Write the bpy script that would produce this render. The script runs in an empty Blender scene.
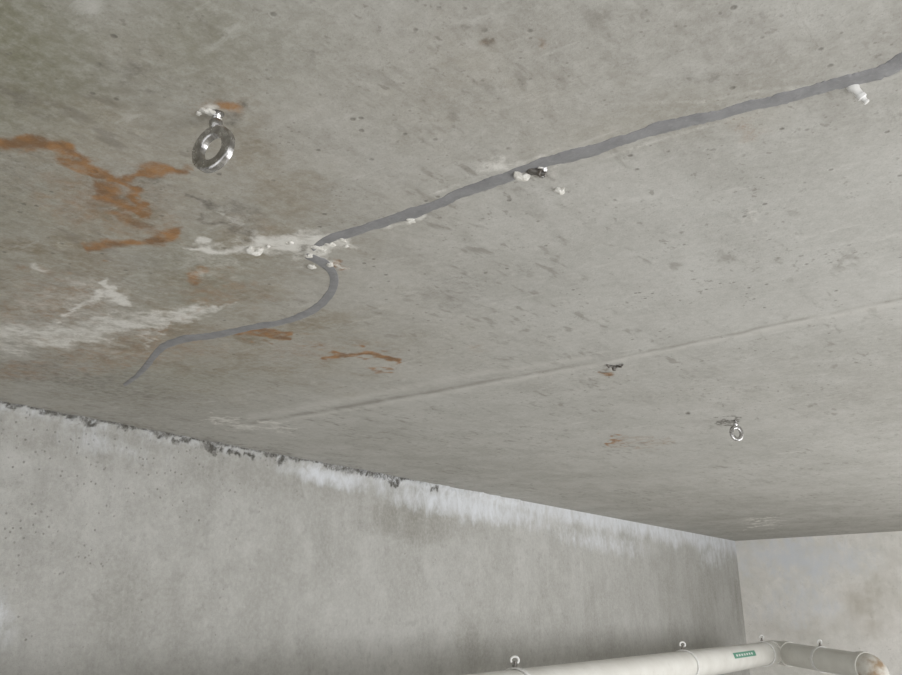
import bpy, math, random
import numpy as np
from mathutils import Vector, Matrix
random.seed(7); rng=np.random.RandomState(7)
scene=bpy.context.scene
scene.view_settings.view_transform='Standard'
scene.view_settings.look='None'

# ---------------------------------------------------------------- camera calibration
F=874.0; CX,CY=451.0,337.5
A=Vector((611,-265.5,-F)).normalized()
B=Vector((-1383,-303.5,-F)); B=(B-A*B.dot(A)).normalized()
Z=A.cross(B)
R=Matrix((A,B,Z))                 # camera -> world
EYE=Vector((0,0,2.0)); HC=2.6     # eye height, ceiling height
def ray(u,v): return R@Vector((u-CX,-(v-CY),-F))
def C(u,v,dz=0.0):
    d=ray(u,v); p=EYE+d*((HC-EYE.z)/d.z); p.z-=dz; return p
_c=C(735,541); X0=_c.x; Y0=_c.y
def onplane(u,v,axis,val):
    d=ray(u,v); return EYE+d*((val-EYE[axis])/d[axis])
Rn=np.array([list(r) for r in R])
def chart(P):
    q=(P-np.array(EYE))@Rn
    dep=-q[:,2]; ok=dep>0.15; dd=np.where(ok,dep,1)
    u=CX+F*q[:,0]/dd; v=CY-F*q[:,1]/dd
    return np.where(ok,u,-9999),np.where(ok,v,-9999)
cam=bpy.data.cameras.new('camera'); camo=bpy.data.objects.new('camera',cam)
scene.collection.objects.link(camo); scene.camera=camo
cam.sensor_width=36; cam.lens=36*F/902; cam.clip_start=0.02
camo.matrix_world=Matrix.Translation(EYE)@R.to_4x4()

# ---------------------------------------------------------------- numpy noise + masks
_tab=rng.rand(256,256)
def vn(x,y):
    xi=np.floor(x).astype(int); yi=np.floor(y).astype(int); fx=x-xi; fy=y-yi
    fx=fx*fx*(3-2*fx); fy=fy*fy*(3-2*fy)
    g=lambda a,b:_tab[a%256,b%256]
    return (g(xi,yi)*(1-fx)+g(xi+1,yi)*fx)*(1-fy)+(g(xi,yi+1)*(1-fx)+g(xi+1,yi+1)*fx)*fy
def fbm(x,y,o=4):
    s=0;a=.5;t=0
    for i in range(o): s=s+a*vn(x*2**i+17*i,y*2**i+5*i); t+=a; a*=.5
    return s/t
def sm(a,b,x):
    t=np.clip((x-a)/(b-a),0,1); return t*t*(3-2*t)
def stroke(u,v,pts,w,soft=1.0):
    best=np.full(u.shape,9.9)
    for i in range(len(pts)-1):
        p,q=pts[i],pts[i+1]
        wa=p[2] if len(p)>2 else w; wb=q[2] if len(q)>2 else w
        dx,dy=q[0]-p[0],q[1]-p[1]
        t=np.clip(((u-p[0])*dx+(v-p[1])*dy)/(dx*dx+dy*dy+1e-9),0,1)
        d=np.hypot(u-(p[0]+t*dx),v-(p[1]+t*dy))/(wa+(wb-wa)*t)
        best=np.minimum(best,d)
    return 1-sm(1-soft,1.0+soft*.4,best)
def blob(u,v,x,y,rx,ry,ang=0,soft=.95):
    a=math.radians(ang); c,s=math.cos(a),math.sin(a)
    du,dv=u-x,v-y
    d=np.hypot((du*c+dv*s)/rx,(-du*s+dv*c)/ry)
    return 1-sm(1-soft,1.0+soft*.25,d)

def grid_mesh(name,us,vs,fn):
    nu,nv=len(us),len(vs)
    U,V=np.meshgrid(us,vs,indexing='ij')
    P=fn(U.ravel(),V.ravel())
    me=bpy.data.meshes.new(name)
    idx=np.arange(nu*nv).reshape(nu,nv)
    q=np.stack([idx[:-1,:-1],idx[1:,:-1],idx[1:,1:],idx[:-1,1:]],-1).reshape(-1,4)
    me.vertices.add(len(P)); me.vertices.foreach_set('co',P.astype(np.float32).ravel())
    me.loops.add(q.size); me.loops.foreach_set('vertex_index',q.ravel().astype(np.int32))
    me.polygons.add(len(q)); me.polygons.foreach_set('loop_start',np.arange(0,q.size,4,dtype=np.int32))
    me.update(calc_edges=True); me.validate()
    ob=bpy.data.objects.new(name,me); scene.collection.objects.link(ob)
    return ob,P
def setattr4(ob,name,arr):
    a=ob.data.color_attributes.new(name,'FLOAT_COLOR','POINT')
    a.data.foreach_set('color',np.clip(arr,0,1).astype(np.float32).ravel())

# ---------------------------------------------------------------- node helpers
def lin(c):
    return tuple(((x/255)/12.92 if x/255<=.04045 else ((x/255+.055)/1.055)**2.4) for x in c)+(1,)
class NT:
    def __init__(s,name):
        s.m=bpy.data.materials.new(name); s.m.use_nodes=True
        s.t=s.m.node_tree; s.b=s.t.nodes['Principled BSDF']
        s.co=s.t.nodes.new('ShaderNodeTexCoord').outputs['Object']
    def n(s,t): return s.t.nodes.new(t)
    def l(s,a,b):
        if isinstance(a,(int,float)): b.default_value=a
        elif isinstance(a,tuple): b.default_value=a
        else: s.t.links.new(a,b)
    def map(s,scale,loc=(0,0,0),rot=(0,0,0),src=None):
        m=s.n('ShaderNodeMapping'); s.l(src or s.co,m.inputs[0])
        m.inputs['Scale'].default_value=scale; m.inputs['Location'].default_value=loc; m.inputs['Rotation'].default_value=rot
        return m.outputs[0]
    def noise(s,sc,det=5,rough=.55,vec=None,dist=0):
        n=s.n('ShaderNodeTexNoise'); s.l(vec or s.co,n.inputs['Vector'])
        n.inputs['Scale'].default_value=sc; n.inputs['Detail'].default_value=det
        n.inputs['Roughness'].default_value=rough; n.inputs['Distortion'].default_value=dist
        return n.outputs['Fac']
    def vor(s,sc,vec=None,feat='F1'):
        n=s.n('ShaderNodeTexVoronoi'); n.feature=feat; s.l(vec or s.co,n.inputs['Vector'])
        n.inputs['Scale'].default_value=sc; return n.outputs['Distance']
    def rmp(s,x,a,b,c=0.,d=1.):
        n=s.n('ShaderNodeMapRange'); n.interpolation_type='SMOOTHSTEP'
        s.l(x,n.inputs[0])
        for i,k in enumerate((a,b,c,d)): n.inputs[i+1].default_value=k
        return n.outputs[0]
    def ma(s,op,a,b=0.,clamp=False):
        n=s.n('ShaderNodeMath'); n.operation=op; n.use_clamp=clamp
        s.l(a,n.inputs[0]); s.l(b,n.inputs[1]); return n.outputs[0]
    def mix(s,f,a,b,mode='MIX'):
        n=s.n('ShaderNodeMix'); n.data_type='RGBA'; n.blend_type=mode
        s.l(f,n.inputs[0]); s.l(a,n.inputs[6]); s.l(b,n.inputs[7]); return n.outputs[2]
    def attr(s,name):
        a=s.n('ShaderNodeAttribute'); a.attribute_name=name
        sp=s.n('ShaderNodeSeparateColor'); s.l(a.outputs['Color'],sp.inputs[0])
        return sp.outputs[0],sp.outputs[1],sp.outputs[2],a.outputs['Alpha']
    def bump(s,h,st,dist=.002,prev=None):
        b=s.n('ShaderNodeBump'); b.inputs['Strength'].default_value=st; b.inputs['Distance'].default_value=dist
        s.l(h,b.inputs['Height'])
        if prev: s.l(prev,b.inputs['Normal'])
        return b.outputs[0]
    def done(s,col,rough=.85,norm=None,metal=0,spec=.3):
        s.l(col,s.b.inputs['Base Color']); s.l(rough,s.b.inputs['Roughness']); s.b.inputs['Metallic'].default_value=metal
        s.b.inputs['Specular IOR Level'].default_value=spec
        if norm: s.l(norm,s.b.inputs['Normal'])
        return s.m

# ================================================================ CEILING
def axis(breaks):
    out=[]
    for a,b,n in breaks: out+=list(np.linspace(a,b,n,endpoint=False))
    out.append(breaks[-1][1]); return np.array(out)
xs=axis([(-2.5,0.25,10),(0.25,2.2,430),(2.2,4,220),(4,X0,140)])
ys=axis([(-3.5,-0.05,12),(-0.05,Y0,500)])
ceil,P=grid_mesh('ceiling',xs,ys,lambda x,y:np.stack([x,y,np.full_like(x,HC)],1))
ceil.data.flip_normals()
u0,v0=chart(P)
X,Y=P[:,0],P[:,1]
wu=(fbm(X*14,Y*14)-.5); wv=(fbm(X*14+40,Y*14+9)-.5)
wu2=(fbm(X*45,Y*45+2)-.5); wv2=(fbm(X*45+4,Y*45+19)-.5)
u=u0+wu*40+wu2*20; v=v0+wv*24+wv2*13
n1=fbm(X*9,Y*9+3); n2=fbm(X*30+7,Y*30,4)
z=np.zeros_like(u)
def mx(*a):
    r=a[0]
    for k in a[1:]: r=np.maximum(r,k)
    return r
rust=mx(stroke(u,v,[(-10,136,12),(40,148,12),(85,166,10),(130,183,8),(150,202,7)],6)*1.0,
        stroke(u,v,[(112,184,7),(160,174,9),(190,173,6)],5)*.9,
        stroke(u,v,[(92,184,10),(120,196,12),(147,209,7)],5)*.9,
        stroke(u,v,[(90,250,7),(130,243,11),(178,237,11)],5)*.92,
        stroke(u,v,[(118,213,12),(152,227,12)],5)*.7,
        blob(u,v,196,276,16,20)*.8, blob(u,v,338,270,13,10)*.9,
        stroke(u,v,[(245,335,6),(275,331,7),(292,334,5)],5)*.9,
        stroke(u,v,[(320,353,4),(370,355,8),(383,357,13),(393,365,9)],5)*1.0,
        blob(u,v,612,437,12,8)*.9, stroke(u,v,[(615,440),(668,443)],6)*.5,
        blob(u,v,614,372,14,8)*.85, blob(u,v,205,110,36,18)*.5,blob(u,v,226,104,22,14)*.85,
        blob(u,v,745,130,40,20)*.5, blob(u,v,490,44,12,7)*.5, blob(u,v,548,46,13,9)*.5,
        blob(u,v,478,348,14,7)*.45, stroke(u,v,[(0,266,4),(60,272,4)],3)*.5,
        blob(u,v,100,200,160,75,10)*.5, blob(u,v,130,350,190,42,-5)*.5, blob(u,v,310,350,120,22)*.42,
        blob(u,v,60,300,120,55)*.5, blob(u,v,220,290,110,36)*.5, blob(u,v,20,370,80,20)*.5, blob(u,v,255,225,60,25)*.35,
        stroke(u,v,[(200,300,5),(175,330,5),(150,350,4)],4)*.6, stroke(u,v,[(0,300,5),(50,352,6),(90,372,4)],4)*.5)
white=mx(stroke(u,v,[(190,248,5),(255,245,13),(300,241,17),(352,242,10)],5)*.95,
         blob(u,v,322,245,42,18)*1.0, stroke(u,v,[(380,222,5),(412,219,9),(440,210,4)],4)*.7,
         blob(u,v,508,166,52,17,-12)*.8, blob(u,v,560,160,34,10,-15)*.55, stroke(u,v,[(285,256,5),(330,262,6),(345,272,5)],4)*.65,
         stroke(u,v,[(225,215,4),(255,232,6),(285,240,7)],4)*.6,
         stroke(u,v,[(-5,337,22),(60,335,23),(110,326,18),(150,322,14),(205,303,10)],5)*.78,
         stroke(u,v,[(70,312,5),(95,296,9),(105,280,7),(108,294,12),(128,298,7)],3)*.9,
         stroke(u,v,[(100,300,6),(112,318,7),(125,330,6)],3)*.65,
         stroke(u,v,[(125,322,8),(160,330,14),(205,308,7)],3)*.8,
         stroke(u,v,[(140,345,4),(190,322,5),(235,300,4)],3)*.55,
         stroke(u0+wu*5,v0+wv*4,[(590,103,3),(700,102,4),(780,89,5),(860,82,6)],3)*.45,
         stroke(u0+wu*5,v0+wv*4,[(600,160,3),(680,134,4),(760,112,4)],3)*.45,
         stroke(u0+wu*5,v0+wv*4,[(430,195,3),(500,170,4),(560,148,3)],3)*.5,
         blob(u,v,207,110,17,8)*.9,
         blob(u,v,760,522,34,6)*.85, blob(u,v,745,545,60,12)*.25,
         stroke(u,v,[(205,418,5),(300,432,5.5)],3)*.6, blob(u,v,215,262,80,30)*.46,
         blob(u,v,30,268,20,6)*.65, blob(u,v,765,214,20,10)*.5, blob(u,v,80,300,140,66)*.46,blob(u,v,230,212,50,12,25)*.42,
         blob(u,v,60,330,170,42)*.5)
dark=mx(blob(u,v,537,170,14,7)*.6, blob(u,v,238,101,14,9)*.85, blob(u,v,228,116,22,6)*.6, blob(u,v,616,368,14,6)*.75,
        stroke(u,v,[(722,419,2.4),(742,420,2.4)],2)*.8, blob(u,v,490,44,9,6)*.7, blob(u,v,548,47,9,6)*.55,
        stroke(u,v,[(-10,400,5),(200,438,5),(440,485,3)],5)*.4, stroke(u0,v0,[(440,486,5),(735,541,4)],5)*.28,
        stroke(u,v,[(190,196,4),(225,212,6),(262,238,4)],4)*.6, stroke(u,v,[(200,222,3),(240,232,4),(300,246,5)],4)*.6,
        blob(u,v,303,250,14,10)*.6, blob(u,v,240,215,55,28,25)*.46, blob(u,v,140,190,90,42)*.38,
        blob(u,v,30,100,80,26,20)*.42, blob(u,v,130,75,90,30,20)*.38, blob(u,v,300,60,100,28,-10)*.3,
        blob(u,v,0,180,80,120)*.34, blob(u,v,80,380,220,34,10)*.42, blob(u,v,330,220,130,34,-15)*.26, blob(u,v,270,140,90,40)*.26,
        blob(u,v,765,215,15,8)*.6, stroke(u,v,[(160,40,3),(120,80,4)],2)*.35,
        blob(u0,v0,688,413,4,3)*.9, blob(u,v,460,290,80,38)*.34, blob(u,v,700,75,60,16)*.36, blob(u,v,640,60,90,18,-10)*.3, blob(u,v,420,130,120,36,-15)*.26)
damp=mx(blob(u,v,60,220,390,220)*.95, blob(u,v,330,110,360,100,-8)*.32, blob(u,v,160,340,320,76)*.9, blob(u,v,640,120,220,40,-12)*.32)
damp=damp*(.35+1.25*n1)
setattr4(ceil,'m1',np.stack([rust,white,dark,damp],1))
green_vignette=mx(blob(u,v,0,50,150,110)*1.0,blob(u,v,170,40,220,80)*.45,blob(u,v,20,200,100,70)*.35,blob(u,v,200,275,90,45)*.5,blob(u,v,150,380,150,25)*.35)  # green tint on the concrete, with the top-left vignette darkening painted in
seamd=stroke(u0+wu*5,v0+wv*3,[(915,296,1.8),(760,328,1.8),(600,361,1.8),(430,392,2.2),(240,425,2)],2)*.62
seaml=mx(stroke(u0,v0,[(915,299,4),(760,331,4),(600,364,3.2),(430,396,3),(240,428,3)],4)*.9,
         stroke(u0,v0,[(590,358,3),(480,373,4),(380,394,5),(250,417,4)],3)*.8)
bright=mx(blob(u,v,780,260,400,170,-10)*.75,blob(u,v,640,430,440,70,5)*.5)  # stronger light on the right and lower ceiling, painted in as paler concrete
setattr4(ceil,'m2',np.stack([green_vignette,seaml,seamd,bright],1))

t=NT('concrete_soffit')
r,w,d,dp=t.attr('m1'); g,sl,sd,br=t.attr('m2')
big=t.noise(2.2,6,.62,dist=.2); mid=t.noise(8,7,.62,dist=.15); fine=t.noise(55,7,.75); grain=t.noise(240,4,.75)
m2n=t.noise(20,5,.6,dist=0)
dirn=t.noise(5,5,.6,vec=t.map((1.0,2.4,1),rot=(0,0,.35)),dist=.15)
col=t.mix(t.rmp(big,.35,.65),lin((156,154,147)),lin((174,172,166)))
col=t.mix(t.rmp(mid,.42,.68,0,.5),col,lin((182,181,176)))
col=t.mix(t.rmp(dirn,.48,.66,0,.45),col,lin((145,142,135)))
col=t.mix(t.rmp(m2n,.52,.7,0,.35),col,lin((146,143,135)))
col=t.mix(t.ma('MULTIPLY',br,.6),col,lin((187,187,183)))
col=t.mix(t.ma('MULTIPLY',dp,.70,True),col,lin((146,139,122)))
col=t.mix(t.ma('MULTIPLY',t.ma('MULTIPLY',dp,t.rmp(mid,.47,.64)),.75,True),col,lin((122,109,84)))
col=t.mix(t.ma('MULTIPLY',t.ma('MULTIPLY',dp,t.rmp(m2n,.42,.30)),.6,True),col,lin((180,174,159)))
col=t.mix(t.ma('MULTIPLY',g,t.rmp(mid,.3,.7,.9,.55)),col,lin((110,109,82)))
col=t.mix(t.rmp(fine,.35,.75,0,.36),col,lin((204,203,198)))
col=t.mix(t.rmp(grain,.50,.75,0,.40),col,lin((108,105,98)))
sm1=t.noise(1,3,.5,vec=t.map((16,40,1),rot=(0,0,.5)))
col=t.mix(t.ma('MULTIPLY',t.rmp(sm1,.57,.70,0,.45),t.rmp(t.noise(3,3),.42,.6)),col,lin((118,113,104)))
sm2=t.noise(1,3,.5,vec=t.map((55,80,1),rot=(0,0,-.3)))
col=t.mix(t.ma('MULTIPLY',t.rmp(sm2,.62,.72,0,.45),t.rmp(t.noise(4,3),.45,.6)),col,lin((110,105,96)))
vp=t.vor(30); pit=t.ma('MULTIPLY',t.rmp(vp,.06,.15,1,0),t.rmp(t.noise(9,2),.47,.57))
col=t.mix(t.ma('MULTIPLY',pit,.55),col,lin((96,92,84)))
vp2=t.vor(75); pit2=t.ma('MULTIPLY',t.rmp(vp2,.10,.2,1,0),t.rmp(t.noise(12,3),.50,.6))
col=t.mix(t.ma('MULTIPLY',pit2,.4),col,lin((100,96,88)))
sc=t.noise(3,6,.7,vec=t.map((2,7,1),rot=(0,0,-.5)),dist=.3)
col=t.mix(t.rmp(sc,.60,.72,0,.35),col,lin((116,111,102)))
sc2=t.noise(3,6,.7,vec=t.map((7,2,1),(3,2,0),(0,0,.3)),dist=.3)
col=t.mix(t.rmp(sc2,.58,.72,0,.35),col,lin((204,203,198)))
col=t.mix(t.ma('MULTIPLY',sl,t.rmp(m2n,.3,.6,.15,.5)),col,lin((200,198,192)))
col=t.mix(t.ma('MULTIPLY',sd,t.rmp(t.noise(10,4),.35,.6,.1,.8)),col,lin((124,120,112)))
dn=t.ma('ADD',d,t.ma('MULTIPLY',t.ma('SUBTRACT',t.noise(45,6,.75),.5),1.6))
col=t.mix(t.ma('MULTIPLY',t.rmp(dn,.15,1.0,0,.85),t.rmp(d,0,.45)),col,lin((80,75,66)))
rn=t.ma('ADD',r,t.ma('MULTIPLY',t.ma('SUBTRACT',t.noise(30,8,.8),.5),2.0))
rc=t.mix(t.rmp(t.noise(25,4),.35,.65),lin((158,114,66)),lin((122,90,58)))
col=t.mix(t.ma('MULTIPLY',t.rmp(rn,.15,1.05,0,.92),t.rmp(r,.0,.75)),col,rc)
wn=t.ma('ADD',w,t.ma('MULTIPLY',t.ma('SUBTRACT',t.noise(26,8,.8,dist=.3),.5),2.6))
wf=t.ma('MULTIPLY',t.rmp(wn,.15,1.1,0,.95),t.rmp(w,.0,.65))
col=t.mix(wf,col,lin((222,220,214)))
h=t.ma('ADD',fine,t.ma('MULTIPLY',grain,.5)); h=t.ma('ADD',h,t.ma('MULTIPLY',wf,.8)); h=t.ma('SUBTRACT',h,t.ma('MULTIPLY',pit,1.0))
h=t.ma('SUBTRACT',h,t.ma('MULTIPLY',sd,1.2))
nb=t.bump(h,.45,.0022); nb=t.bump(t.noise(6,4,.5),.4,.012,nb)
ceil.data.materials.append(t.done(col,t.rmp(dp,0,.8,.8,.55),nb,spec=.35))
for p in ceil.data.polygons: p.use_smooth=True

# ================================================================ LEFT WALL
xs=axis([(-2.5,1.0,8),(1.0,4,380),(4,X0,200)])
zs=axis([(0,1.7,6),(1.7,HC,190)])
wall,P=grid_mesh('wall_left',xs,zs,lambda x,z:np.stack([x,np.full_like(x,Y0),z],1))
u0,v0=chart(P); X,Zz=P[:,0],P[:,2]
n=fbm(X*12,Zz*12); n2=fbm(X*30,Zz*8+3); nv=fbm(X*7,Zz*1.5); nh=fbm(X*45,Zz*45+3)
edge=403+0.188*u0; dd=v0-edge
cov=P.copy()
top=(1-sm(0,.05,HC-Zz))
cov[:,1]-= top*np.clip((fbm(X*18,Zz*18)-.35)*.035+(fbm(X*60,Zz*60)-.5)*.02,0,.03)*(X<4.3)*(X>.9)
wall.data.vertices.foreach_set('co',cov.astype(np.float32).ravel())
uu_=u0+14*(n-.5)+14*(nh-.5); vv_=v0+10*(n2-.5)+9*(nh-.5)
white=mx((1-sm(.1,1.0,dd/(12+34*nv)))*(.5+.3*sm(260,480,u0)), blob(uu_,vv_,465,505,150,24,11)*.9,
         blob(uu_,vv_,330,477,80,16,11)*.9, blob(uu_,vv_,600,542,90,20,11)*.65, blob(uu_,vv_,100,445,110,28,11)*.5,
         blob(uu_,vv_,0,620,34,50)*.6, blob(uu_,vv_,715,555,30,22)*.6, blob(uu_,vv_,300,560,160,60)*.2)
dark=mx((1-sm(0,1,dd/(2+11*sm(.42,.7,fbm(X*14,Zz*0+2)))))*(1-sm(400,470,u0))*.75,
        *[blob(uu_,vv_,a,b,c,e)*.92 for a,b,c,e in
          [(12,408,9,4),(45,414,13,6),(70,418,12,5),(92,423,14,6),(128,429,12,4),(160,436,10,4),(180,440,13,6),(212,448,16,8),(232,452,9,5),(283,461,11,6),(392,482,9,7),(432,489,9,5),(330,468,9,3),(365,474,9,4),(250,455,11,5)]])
pitm=mx(blob(u0,v0,60,440,280,70,11)*.9, blob(u0,v0,20,500,140,130)*.6)
tone=mx(blob(uu_,vv_,418,522,70,24,8,soft=.6)*.8, blob(uu_,vv_,690,595,100,60,0)*.5, blob(uu_,vv_,560,600,200,70)*.2,
        blob(uu_,vv_,470,640,26,40)*.4,blob(uu_,vv_,250,475,90,24,10)*.65,blob(uu_,vv_,120,600,120,60)*.3, blob(uu_,vv_,60,445,140,18,11)*.5,
        blob(uu_,vv_,740,590,14,60)*.7, (1-sm(.2,1,dd/(26+30*nv)))*(1-sm(420,500,u0))*.5)
setattr4(wall,'m1',np.stack([white,dark,pitm,tone],1))
def wallmat(name,base1,base2,st,brown):
    t=NT(name)
    w,d,pm,to=t.attr('m1')
    big=t.noise(2.2,6,.62,dist=.3); mid=t.noise(9,7,.65,dist=.2); fine=t.noise(60,7,.75); grain=t.noise(260,4,.75)
    strk=t.noise(1.0,5,.6,vec=t.map((9,9,1.6)),dist=.4)
    col=t.mix(t.rmp(big,.35,.65),lin(base1),lin(base2))
    col=t.mix(t.rmp(mid,.42,.7,0,.45),col,lin([min(255,k+16) for k in base2]))
    col=t.mix(t.rmp(t.noise(17,6,.7),.52,.7,0,.4),col,lin([k-22 for k in base1]))
    col=t.mix(t.rmp(strk,.5,.75,0,st),col,lin([k-22 for k in base1]))
    col=t.mix(t.ma('MULTIPLY',to,t.rmp(strk,.3,.65,.45,.95)),col,lin(brown))
    col=t.mix(t.rmp(fine,.35,.8,0,.33),col,lin((206,205,200)))
    col=t.mix(t.rmp(grain,.52,.75,0,.42),col,lin((110,108,102)))
    vp=t.vor(48); pit=t.ma('MULTIPLY',t.rmp(vp,.08,.22,1,0),t.rmp(t.ma('ADD',t.noise(10,3),t.ma('MULTIPLY',pm,.28)),.56,.70))
    col=t.mix(t.ma('MULTIPLY',pit,.45),col,lin((96,94,86)))
    wn=t.ma('ADD',w,t.ma('MULTIPLY',t.ma('SUBTRACT',t.noise(2.2,8,.78,vec=t.map((8,8,4)),dist=.5),.5),1.5))
    wf=t.ma('MULTIPLY',t.rmp(wn,.25,1.1,0,.9),t.rmp(w,.0,.5))
    col=t.mix(wf,col,lin((210,213,217)))
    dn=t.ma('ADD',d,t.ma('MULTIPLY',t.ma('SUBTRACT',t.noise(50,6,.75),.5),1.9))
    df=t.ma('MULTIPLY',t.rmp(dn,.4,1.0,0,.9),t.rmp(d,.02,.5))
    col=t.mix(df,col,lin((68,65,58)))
    h=t.ma('ADD',fine,t.ma('MULTIPLY',grain,.5)); h=t.ma('SUBTRACT',h,t.ma('MULTIPLY',pit,1.4)); h=t.ma('SUBTRACT',h,t.ma('MULTIPLY',df,1.5))
    nb=t.bump(h,.55,.003); nb=t.bump(mid,.5,.01,nb)
    return t.done(col,.88,nb,spec=.25)
wall.data.materials.append(wallmat('concrete_wall',(158,157,152),(171,170,166),.3,(131,129,121)))

# ================================================================ BACK WALL
ysb=axis([(-3.5,0.6,10),(0.6,Y0,160)]); zsb=axis([(0,1.4,6),(1.4,HC,110)])
back,P=grid_mesh('wall_back',ysb,zsb,lambda y,z:np.stack([np.full_like(y,X0),y,z],1))
u0,v0=chart(P); Yb,Zb=P[:,1],P[:,2]; n=fbm(Yb*5,Zb*5); nh=fbm(Yb*12+4,Zb*12)
uu_=u0+60*(n-.5); vv_=v0+40*(nh-.5)
white=mx(blob(uu_,vv_,800,558,110,34)*.9,blob(uu_,vv_,800,600,70,60)*.6)
tone=mx(blob(uu_,vv_,868,606,50,26,-30)*.6, blob(uu_,vv_,738,600,10,60)*.3, blob(uu_,vv_,895,590,20,50)*.4, blob(uu_,vv_,800,630,40,14)*.3)
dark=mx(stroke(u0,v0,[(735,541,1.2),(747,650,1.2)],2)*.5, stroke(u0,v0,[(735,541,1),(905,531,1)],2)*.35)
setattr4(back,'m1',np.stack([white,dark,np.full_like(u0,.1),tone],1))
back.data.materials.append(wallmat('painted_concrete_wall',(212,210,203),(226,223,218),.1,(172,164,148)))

# ================================================================ FLOOR
fl,P=grid_mesh('floor',np.linspace(-2.5,X0,8),np.linspace(-3.5,Y0,8),lambda x,y:np.stack([x,y,np.zeros_like(x)],1))
t=NT('concrete_floor'); c=t.mix(t.rmp(t.noise(3),.3,.7),lin((190,188,182)),lin((206,204,200)))
fl.data.materials.append(t.done(c,.8,t.bump(t.noise(60),.4)))

# ================================================================ mesh builder
class MB:
    def __init__(s): s.v=[]; s.f=[]; s.mi=[]
    def add(s,vs,fs,mi=0):
        o=len(s.v); s.v+= [Vector(p) for p in vs]; s.f+=[[i+o for i in f] for f in fs]; s.mi+=[mi]*len(fs)
    def lathe(s,prof,M=Matrix(),seg=24,mi=0):
        vs=[];fs=[]
        for r,h in prof:
            for k in range(seg):
                a=2*math.pi*k/seg; vs.append(M@Vector((r*math.cos(a),r*math.sin(a),h)))
        for i in range(len(prof)-1):
            for k in range(seg):
                k2=(k+1)%seg; fs.append([i*seg+k,i*seg+k2,(i+1)*seg+k2,(i+1)*seg+k])
        fs.append(list(range(seg))[::-1]); fs.append([(len(prof)-1)*seg+k for k in range(seg)])
        s.add(vs,fs,mi)
    def tube(s,pts,rad,seg=16,mi=0,closed=False):
        pts=[Vector(p) for p in pts]; n=len(pts); vs=[];fs=[]
        up=None
        for i,p in enumerate(pts):
            d=(pts[min(i+1,n-1)]-pts[max(i-1,0)]).normalized()
            if up is None: up=d.orthogonal().normalized()
            up=(up-d*up.dot(d)).normalized(); sd=d.cross(up)
            for k in range(seg):
                a=2*math.pi*k/seg; vs.append(p+up*math.cos(a)*rad+sd*math.sin(a)*rad)
        for i in range(n-1):
            for k in range(seg):
                k2=(k+1)%seg; fs.append([i*seg+k,i*seg+k2,(i+1)*seg+k2,(i+1)*seg+k])
        fs.append(list(range(seg))[::-1]); fs.append([(n-1)*seg+k for k in range(seg)])
        s.add(vs,fs,mi)
    def ring(s,M,Rr,prof,seg=56,mi=0):
        m=len(prof);vs=[];fs=[]
        for k in range(seg):
            a=2*math.pi*k/seg
            for dr,dz in prof: vs.append(M@Vector(((Rr+dr)*math.cos(a),(Rr+dr)*math.sin(a),dz)))
        for k in range(seg):
            k2=(k+1)%seg
            for i in range(m):
                j=(i+1)%m; fs.append([k*m+i,k2*m+i,k2*m+j,k*m+j])
        s.add(vs,fs,mi)
    def lump(s,c,rx,ry,rz,seed=0,mi=0,n=12):
        vs=[];fs=[]; rr=random.Random(seed); ph=[rr.random()*6 for _ in range(6)]
        for i in range(n+1):
            th=math.pi*i/n
            for k in range(2*n):
                a=math.pi*k/n
                f=1+.26*math.sin(2*a+ph[0])*math.sin(th)+.2*math.sin(3*a+ph[1]+2*th)*math.sin(th)+.16*math.sin(5*a+ph[2])*math.sin(th)**2
                vs.append(Vector(c)+Vector((rx*math.sin(th)*math.cos(a)*f,ry*math.sin(th)*math.sin(a)*f,rz*math.cos(th)*(1+.2*math.sin(a*2+ph[3])*math.sin(th)))))
        for i in range(n):
            for k in range(2*n):
                k2=(k+1)%(2*n); fs.append([i*2*n+k,(i+1)*2*n+k,(i+1)*2*n+k2,i*2*n+k2])
        s.add(vs,fs,mi)
    def obj(s,name,mats,smooth=True,parent=None):
        me=bpy.data.meshes.new(name); me.from_pydata([tuple(p) for p in s.v],[],s.f)
        for m in mats: me.materials.append(m)
        for p,mi in zip(me.polygons,s.mi): p.material_index=mi; p.use_smooth=smooth
        me.update()
        if smooth:
            try: me.set_sharp_from_angle(angle=math.radians(40))
            except Exception: pass
        o=bpy.data.objects.new(name,me); scene.collection.objects.link(o)
        if parent: o.parent=parent
        return o

# materials
t=NT('zinc_steel'); ns=t.noise(120,4)
steel=t.done(t.mix(t.rmp(ns,.3,.7),lin((160,158,156)),lin((206,205,204))),t.rmp(ns,.3,.7,.16,.30),t.bump(ns,.12,.001),metal=1)
t=NT('dull_steel'); ns=t.noise(160,4)
dull=t.done(t.mix(t.rmp(ns,.35,.7),lin((120,118,114)),lin((92,84,76))),.45,t.bump(ns,.3,.001),metal=.7)
t=NT('grey_sealant'); a=t.noise(30,5); b=t.noise(180,4,.7)
c=t.mix(t.rmp(a,.3,.7),lin((125,125,126)),lin((141,141,142))); c=t.mix(t.rmp(b,.5,.8,0,.4),c,lin((164,164,162)))
seal=t.done(c,.6,t.bump(t.ma('ADD',a,t.ma('MULTIPLY',b,.4)),.6,.003),spec=.35)
t=NT('white_resin'); a=t.noise(150,5)
resin=t.done(t.mix(t.rmp(a,.3,.7),lin((192,189,181)),lin((226,224,218))),.65,t.bump(a,.8,.004))
t=NT('pvc_pipe'); a=t.noise(6,4)
c=t.mix(t.rmp(a,.3,.75),lin((212,210,203)),lin((224,223,217))); c=t.mix(t.rmp(t.noise(30,6,.7),.55,.8,0,.35),c,lin((160,156,146)))
pvc=t.done(c,.38,spec=.45)
t=NT('stained_pvc'); a=t.noise(9,5)
spvc=t.done(t.mix(t.rmp(a,.42,.66),lin((210,207,199)),lin((158,136,110))),.5,spec=.4)
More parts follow.
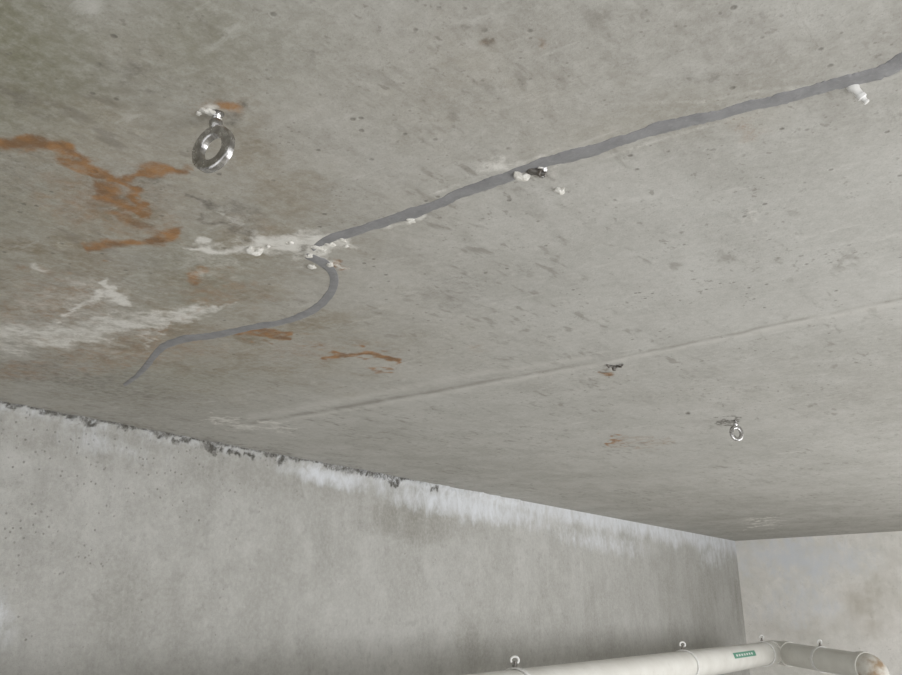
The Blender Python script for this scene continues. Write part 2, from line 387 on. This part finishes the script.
t=NT('white_plastic'); wpl=t.done(t.mix(t.rmp(t.noise(60),.3,.7),lin((215,214,210)),lin((232,232,230))),.45)
t=NT('green_label'); gl=t.done(t.mix(t.rmp(t.noise(200),.3,.7),lin((84,142,120)),lin((96,152,130))),.5)

# ================================================================ sealant strips
def catmull(pts,step=3.0):
    P=[np.array(p,float) for p in pts]; P=[2*P[0]-P[1]]+P+[2*P[-1]-P[-2]]; out=[]
    for i in range(1,len(P)-2):
        a,b,c,d=P[i-1:i+3]; n=max(2,int(np.hypot(*(c-b)[:2])/step))
        for k in range(n):
            s=k/n; out.append(.5*((2*b)+(-a+c)*s+(2*a-5*b+4*c-d)*s*s+(-a+3*b-3*c+d)*s**3))
    out.append(P[-2]); return out
def ribbon(name,pts,seed):
    c=catmull(pts,2.0); vs=[];fs=[]; n=len(c)
    hs=[-.0004,.0006,.0011,.0013,.0011,.0006,-.0004]; offs=[-1,-.93,-.5,0,.5,.93,1]
    V1=lambda x,y: vn(np.array([x]),np.array([y]))[0]
    for i,p in enumerate(c):
        q=c[min(i+1,n-1)]-c[max(i-1,0)]; tn=np.array([-q[1],q[0]])/np.hypot(q[0],q[1])
        wl=p[2]*(1+.55*(V1(i*.16,seed+.5)-.5)+.3*(V1(i*.6,seed+3.5)-.5))
        wr=p[2]*(1+.55*(V1(i*.16,seed+7.5)-.5)+.3*(V1(i*.6,seed+9.5)-.5))
        for o,h in zip(offs,hs):
            k=wl if o<0 else wr
            vs.append(C(p[0]+tn[0]*o*k,p[1]+tn[1]*o*k,h))
    m=len(offs)
    for i in range(n-1):
        for j in range(m-1): fs.append([i*m+j,i*m+j+1,(i+1)*m+j+1,(i+1)*m+j])
    b=MB(); b.add(vs,fs); return b.obj(name,[seal])
strip=ribbon('sealant_strip',[(925,44,6.5),(902,60,7),(885,70,7.5),(862,78,6.3),(820,88,6),(790,97,6),(760,104,5.8),(725,113,5.5),(700,118,5.5),(675,124,5.8),(650,131,5.6),(620,141,5.4),(596,149,5.4),(570,156,5.8),(545,162,5),(520,172,5),(490,183,5.6),(462,192,5.2),(440,203,4.8),(420,211,5),(400,217,5),(372,226,4.6),(345,234,4.2),(325,241,3.6),(312,249,2.6)],3)
strip2=ribbon('sealant_strip',[(306,256,2.5),(318,260,4),(329,267,4.3),(335,277,4.2),(333,289,4.2),(324,301,4),(308,313,3.6),(282,322,3),(250,328,3),(215,335,3.4),(185,339,3.4),(166,345,3.6),(154,356,3.8),(147,366,3.3),(137,376,2.8),(124,385,1.6)],21)

# ================================================================ resin dabs
def dabs(name,lst,parent=None):
    b=MB()
    for i,(x,y,rp,hz) in enumerate(lst):
        p=C(x,y); s=(p-EYE).length/F*rp
        b.lump(p-Vector((0,0,hz*.3)),s*1.15,s*1.15,hz,seed=i+len(name))
    return b.obj(name,[resin],parent=parent)
dabs('resin_dabs',[(255,249,6,.009),(522,174,6,.008),(560,189,3.6,.007),(312,266,3.4,.004),(330,264,3.2,.004),(410,221,5,.002),
    (318,247,4.5,.003),(330,244,4,.003),(342,240,4,.002),(309,255,3,.004),(322,251,4,.002),(540,168,3,.003),(268,246,2,.003),(346,246,2.5,.002),(290,243,3,.002)],strip)

# ================================================================ eye bolts
def eyebolt(name,base,yaw,lean=0.0,size=1.0,tilt=0.0):
    b=MB()
    T=Matrix.Translation(base)@Matrix.Rotation(yaw,4,'Z')@Matrix.Rotation(lean,4,'X')@Matrix.Rotation(tilt,4,'Y')@Matrix.Scale(size,4)
    Rr=.0240
    prof=[(max(-.0070,min(.0070,.0085*math.cos(a))),max(-.0058,min(.0058,.0075*math.sin(a)))) for a in [2*math.pi*k/20 for k in range(20)]]
    M=T@Matrix.Translation((0,0,-.052))@Matrix.Rotation(math.pi/2,4,'X')
    b.ring(M,Rr,prof)
    sh=[(.0050,.012)]
    for k in range(5): sh+=[(.0056,.004-k*.003),(.0046,.0025-k*.003)]
    sh+=[(.0055,-.0115),(.0085,-.013),(.0088,-.0165),(.0080,-.0195),(.0065,-.024)]
    b.lathe(sh,T,24)
    b.lathe([(.0001,-.0005),(.009,-.0006),(.0092,-.002),(.0065,-.003),(.0001,-.003)],T,24)
    return b.obj(name,[steel])
eyebolt('eye_bolt',C(217,113),math.radians(-84),size=.99,lean=-.04,tilt=.0)
eyebolt('eye_bolt',C(735,420),math.radians(-35),size=.84)
dabs('mortar_patch',[(206,110,4,.003),(213,112,4.5,.004),(218,117,3,.003),(199,113,2.5,.002)])

# expansion clip / cut-off anchor
b=MB(); p=C(614,366)
b.lathe([(.006,.005),(.006,-.008),(.0045,-.012),(.0001,-.013)],Matrix.Translation(p),18)
for s in(-1,1):
    q=p+Vector((0,0,-.003)); d=(C(614+9*s,364)-C(614,366)).normalized()
    b.tube([q,q+d*.010,q+d*.020+Vector((0,0,-.003)),q+d*.026+Vector((0,0,.003))],.003,10)
b.obj('anchor_clip',[dull])

def packer(name,p,dirv,mat,L=.045,r=.006):
    b=MB(); M=Matrix.Translation(p)@Vector(dirv).to_track_quat('Z','Y').to_matrix().to_4x4()
    b.lathe([(r*1.4,-.004),(r*1.5,.002),(r*1.1,.005),(r,.012),(r,L*.5),(r*1.2,L*.52),(r*1.2,L*.68),(r*.8,L*.72),(r*.65,L*.9),(r*.85,L*.93),(r*.7,L),(0.0001,L)],M,18)
    return b.obj(name,[mat])
packer('injection_packer',C(853,87),(.3,-.45,-.9),wpl,L=.026,r=.0048)
packer('injection_packer',C(532,170),(.1,-.75,-.45),dull,L=.024,r=.0050)
packer('injection_packer',C(543,169),(.0,.4,-.9),steel,L=.012,r=.0045)

# ================================================================ drain pipe
PR=.083
elbow=onplane(776,652,1,1.93)
p515=onplane(515,691,1,1.93)
endp=onplane(876,668,0,6.7)
d1=(elbow-p515).normalized(); d2=(endp-elbow).normalized()
startp=elbow-d1*((elbow.x+2.3)/d1.x)
pipe=bpy.data.objects.new('drain_pipe',None); scene.collection.objects.link(pipe)
def fr(p,d): return Matrix.Translation(p)@Vector(d).to_track_quat('Z','Y').to_matrix().to_4x4()
def bez(a,b,c,n=13):
    return [a*(1-s)**2+b*2*s*(1-s)+c*s*s for s in [k/(n-1) for k in range(n)]]
arm=.13; a0=elbow-d1*arm; a1=elbow+d2*arm
dn_=Vector((0,0,-1)); b0=endp-d2*.10; b1=endp+dn_*.12
b=MB()
b.tube([startp,a0],PR,40); b.tube([a1,b0],PR,40); b.tube([b1,Vector((b1.x,b1.y,0.0))],PR,40)
b.obj('pipe_runs',[pvc],parent=pipe)
b=MB()
b.tube(bez(a0,elbow,a1),PR*1.05,40)
b.lathe([(PR,-.05),(PR*1.09,-.05),(PR*1.1,-.045),(PR*1.1,.01),(PR*1.04,.015)],fr(a0,d1),40)
b.lathe([(PR,.05),(PR*1.09,.05),(PR*1.1,.045),(PR*1.1,-.01),(PR*1.04,-.015)],fr(a1,d2),40)
b.obj('elbow_fitting',[pvc],parent=pipe)
b=MB()
b.tube(bez(b0,endp,b1,17),PR*1.05,40,mi=1)
b.lathe([(PR,-.06),(PR*1.09,-.06),(PR*1.11,-.05),(PR*1.11,.01),(PR*1.04,.015)],fr(b0,d2),40)
b.lathe([(PR,.06),(PR*1.09,.06),(PR*1.11,.05),(PR*1.11,-.01),(PR*1.04,-.015)],fr(b1,dn_),40)
b.obj('drop_elbow',[pvc,spvc],parent=pipe)
def clamp(p,d,i,wallside=True):
    b=MB(); M=fr(p,d)
    b.ring(M,PR*1.02,[(0,-.012),(.006,-.012),(.006,.012),(0,.012)],48)
    t0=p+Vector((0,0,PR*1.02))
    b.tube([t0-Vector((0,0,.005)),t0+Vector((0,0,.030))],.005,12,mi=1)
    b.lathe([(.010,.006),(.010,.016)],Matrix.Translation(t0),6,mi=1)
    c=t0+Vector((0,0,.034)); loop=[c+Vector((.012*math.sin(a),-.012*math.sin(a),.014*math.cos(a))) for a in [k*math.pi*1.5/12 -2.2 for k in range(13)]]
    b.tube(loop,.005,10)
    if wallside:
        b.tube([p+Vector((0,PR,0)),Vector((p.x,Y0+.0,p.z))],.009,12,mi=1)
        b.lathe([(.03,-.004),(.03,.0)],fr(Vector((p.x,Y0,p.z)),(0,1,0)),24,mi=1)
    b.obj('clamp_%d'%i,[wpl,dull],parent=pipe)
def run(x): return elbow+d1*((x-elbow.x)/d1.x)
def on_run(u):
    best=None
    for k in range(4000):
        x=.5+k*.002; q=R.transposed()@(run(x)+Vector((0,0,PR))-EYE)
        uu=CX+F*q.x/(-q.z)
        if q.z<0 and (best is None or abs(uu-u)<best[0]): best=(abs(uu-u),x)
    return best[1]
for i,uu in enumerate((515,683,762)): clamp(run(on_run(uu)),d1,i+1)
clamp(elbow+d2*((endp-elbow).length*.50),d2,4,False)
b=MB(); xa,xb=on_run(721),on_run(743)
dirc=(EYE-run(.5*(xa+xb))); ang0=math.atan2(dirc.z,dirc.y)
vs=[];fs=[]
for x in (xa,xb):
    c0=run(x)
    for k in range(7):
        a=ang0-.26+.44*k/6-.12
        vs.append(c0+Vector((0,math.cos(a)*(PR+.0012),math.sin(a)*(PR+.0012))))
for k in range(6): fs.append([k,k+1,8+k,7+k])
b.add(vs,fs)
for j in range(7):
    xx=xa+(xb-xa)*(.1+.115*j); vs=[]
    for x in (xx,xx+(xb-xa)*.06):
        c0=run(x)
        for a in (-.13,.03):
            aa=ang0+a-.1; vs.append(c0+Vector((0,math.cos(aa)*(PR+.0022),math.sin(aa)*(PR+.0022))))
    b.add(vs,[[0,1,3,2]],1)
b.obj('label',[gl,wpl],parent=pipe)

# ================================================================ light
wd=bpy.data.worlds.new('world'); scene.world=wd; wd.use_nodes=True
wd.node_tree.nodes['Background'].inputs[0].default_value=(.985,.99,1,1)
wd.node_tree.nodes['Background'].inputs[1].default_value=1.32
def area(name,loc,tgt,sx,sy,pw,col=(1,1,1)):
    l=bpy.data.lights.new(name,'AREA'); l.shape='RECTANGLE'; l.size=sx; l.size_y=sy; l.energy=pw; l.color=col
    o=bpy.data.objects.new(name,l); scene.collection.objects.link(o)
    o.matrix_world=Matrix.Translation(loc)@(Vector(tgt)-Vector(loc)).to_track_quat('-Z','Y').to_matrix().to_4x4()
area('fill_light',(4.8,-2.2,1.25),(5.4,.8,2.4),2.5,1.5,92,(.99,.99,1))  # added soft fill for the far ceiling and walls, no real lamp there
area('fill_light',(1.0,-2.0,.7),(2.4,.8,2.6),2.0,1.5,55,(.99,.99,1))  # second added fill, aimed up to brighten the near ceiling
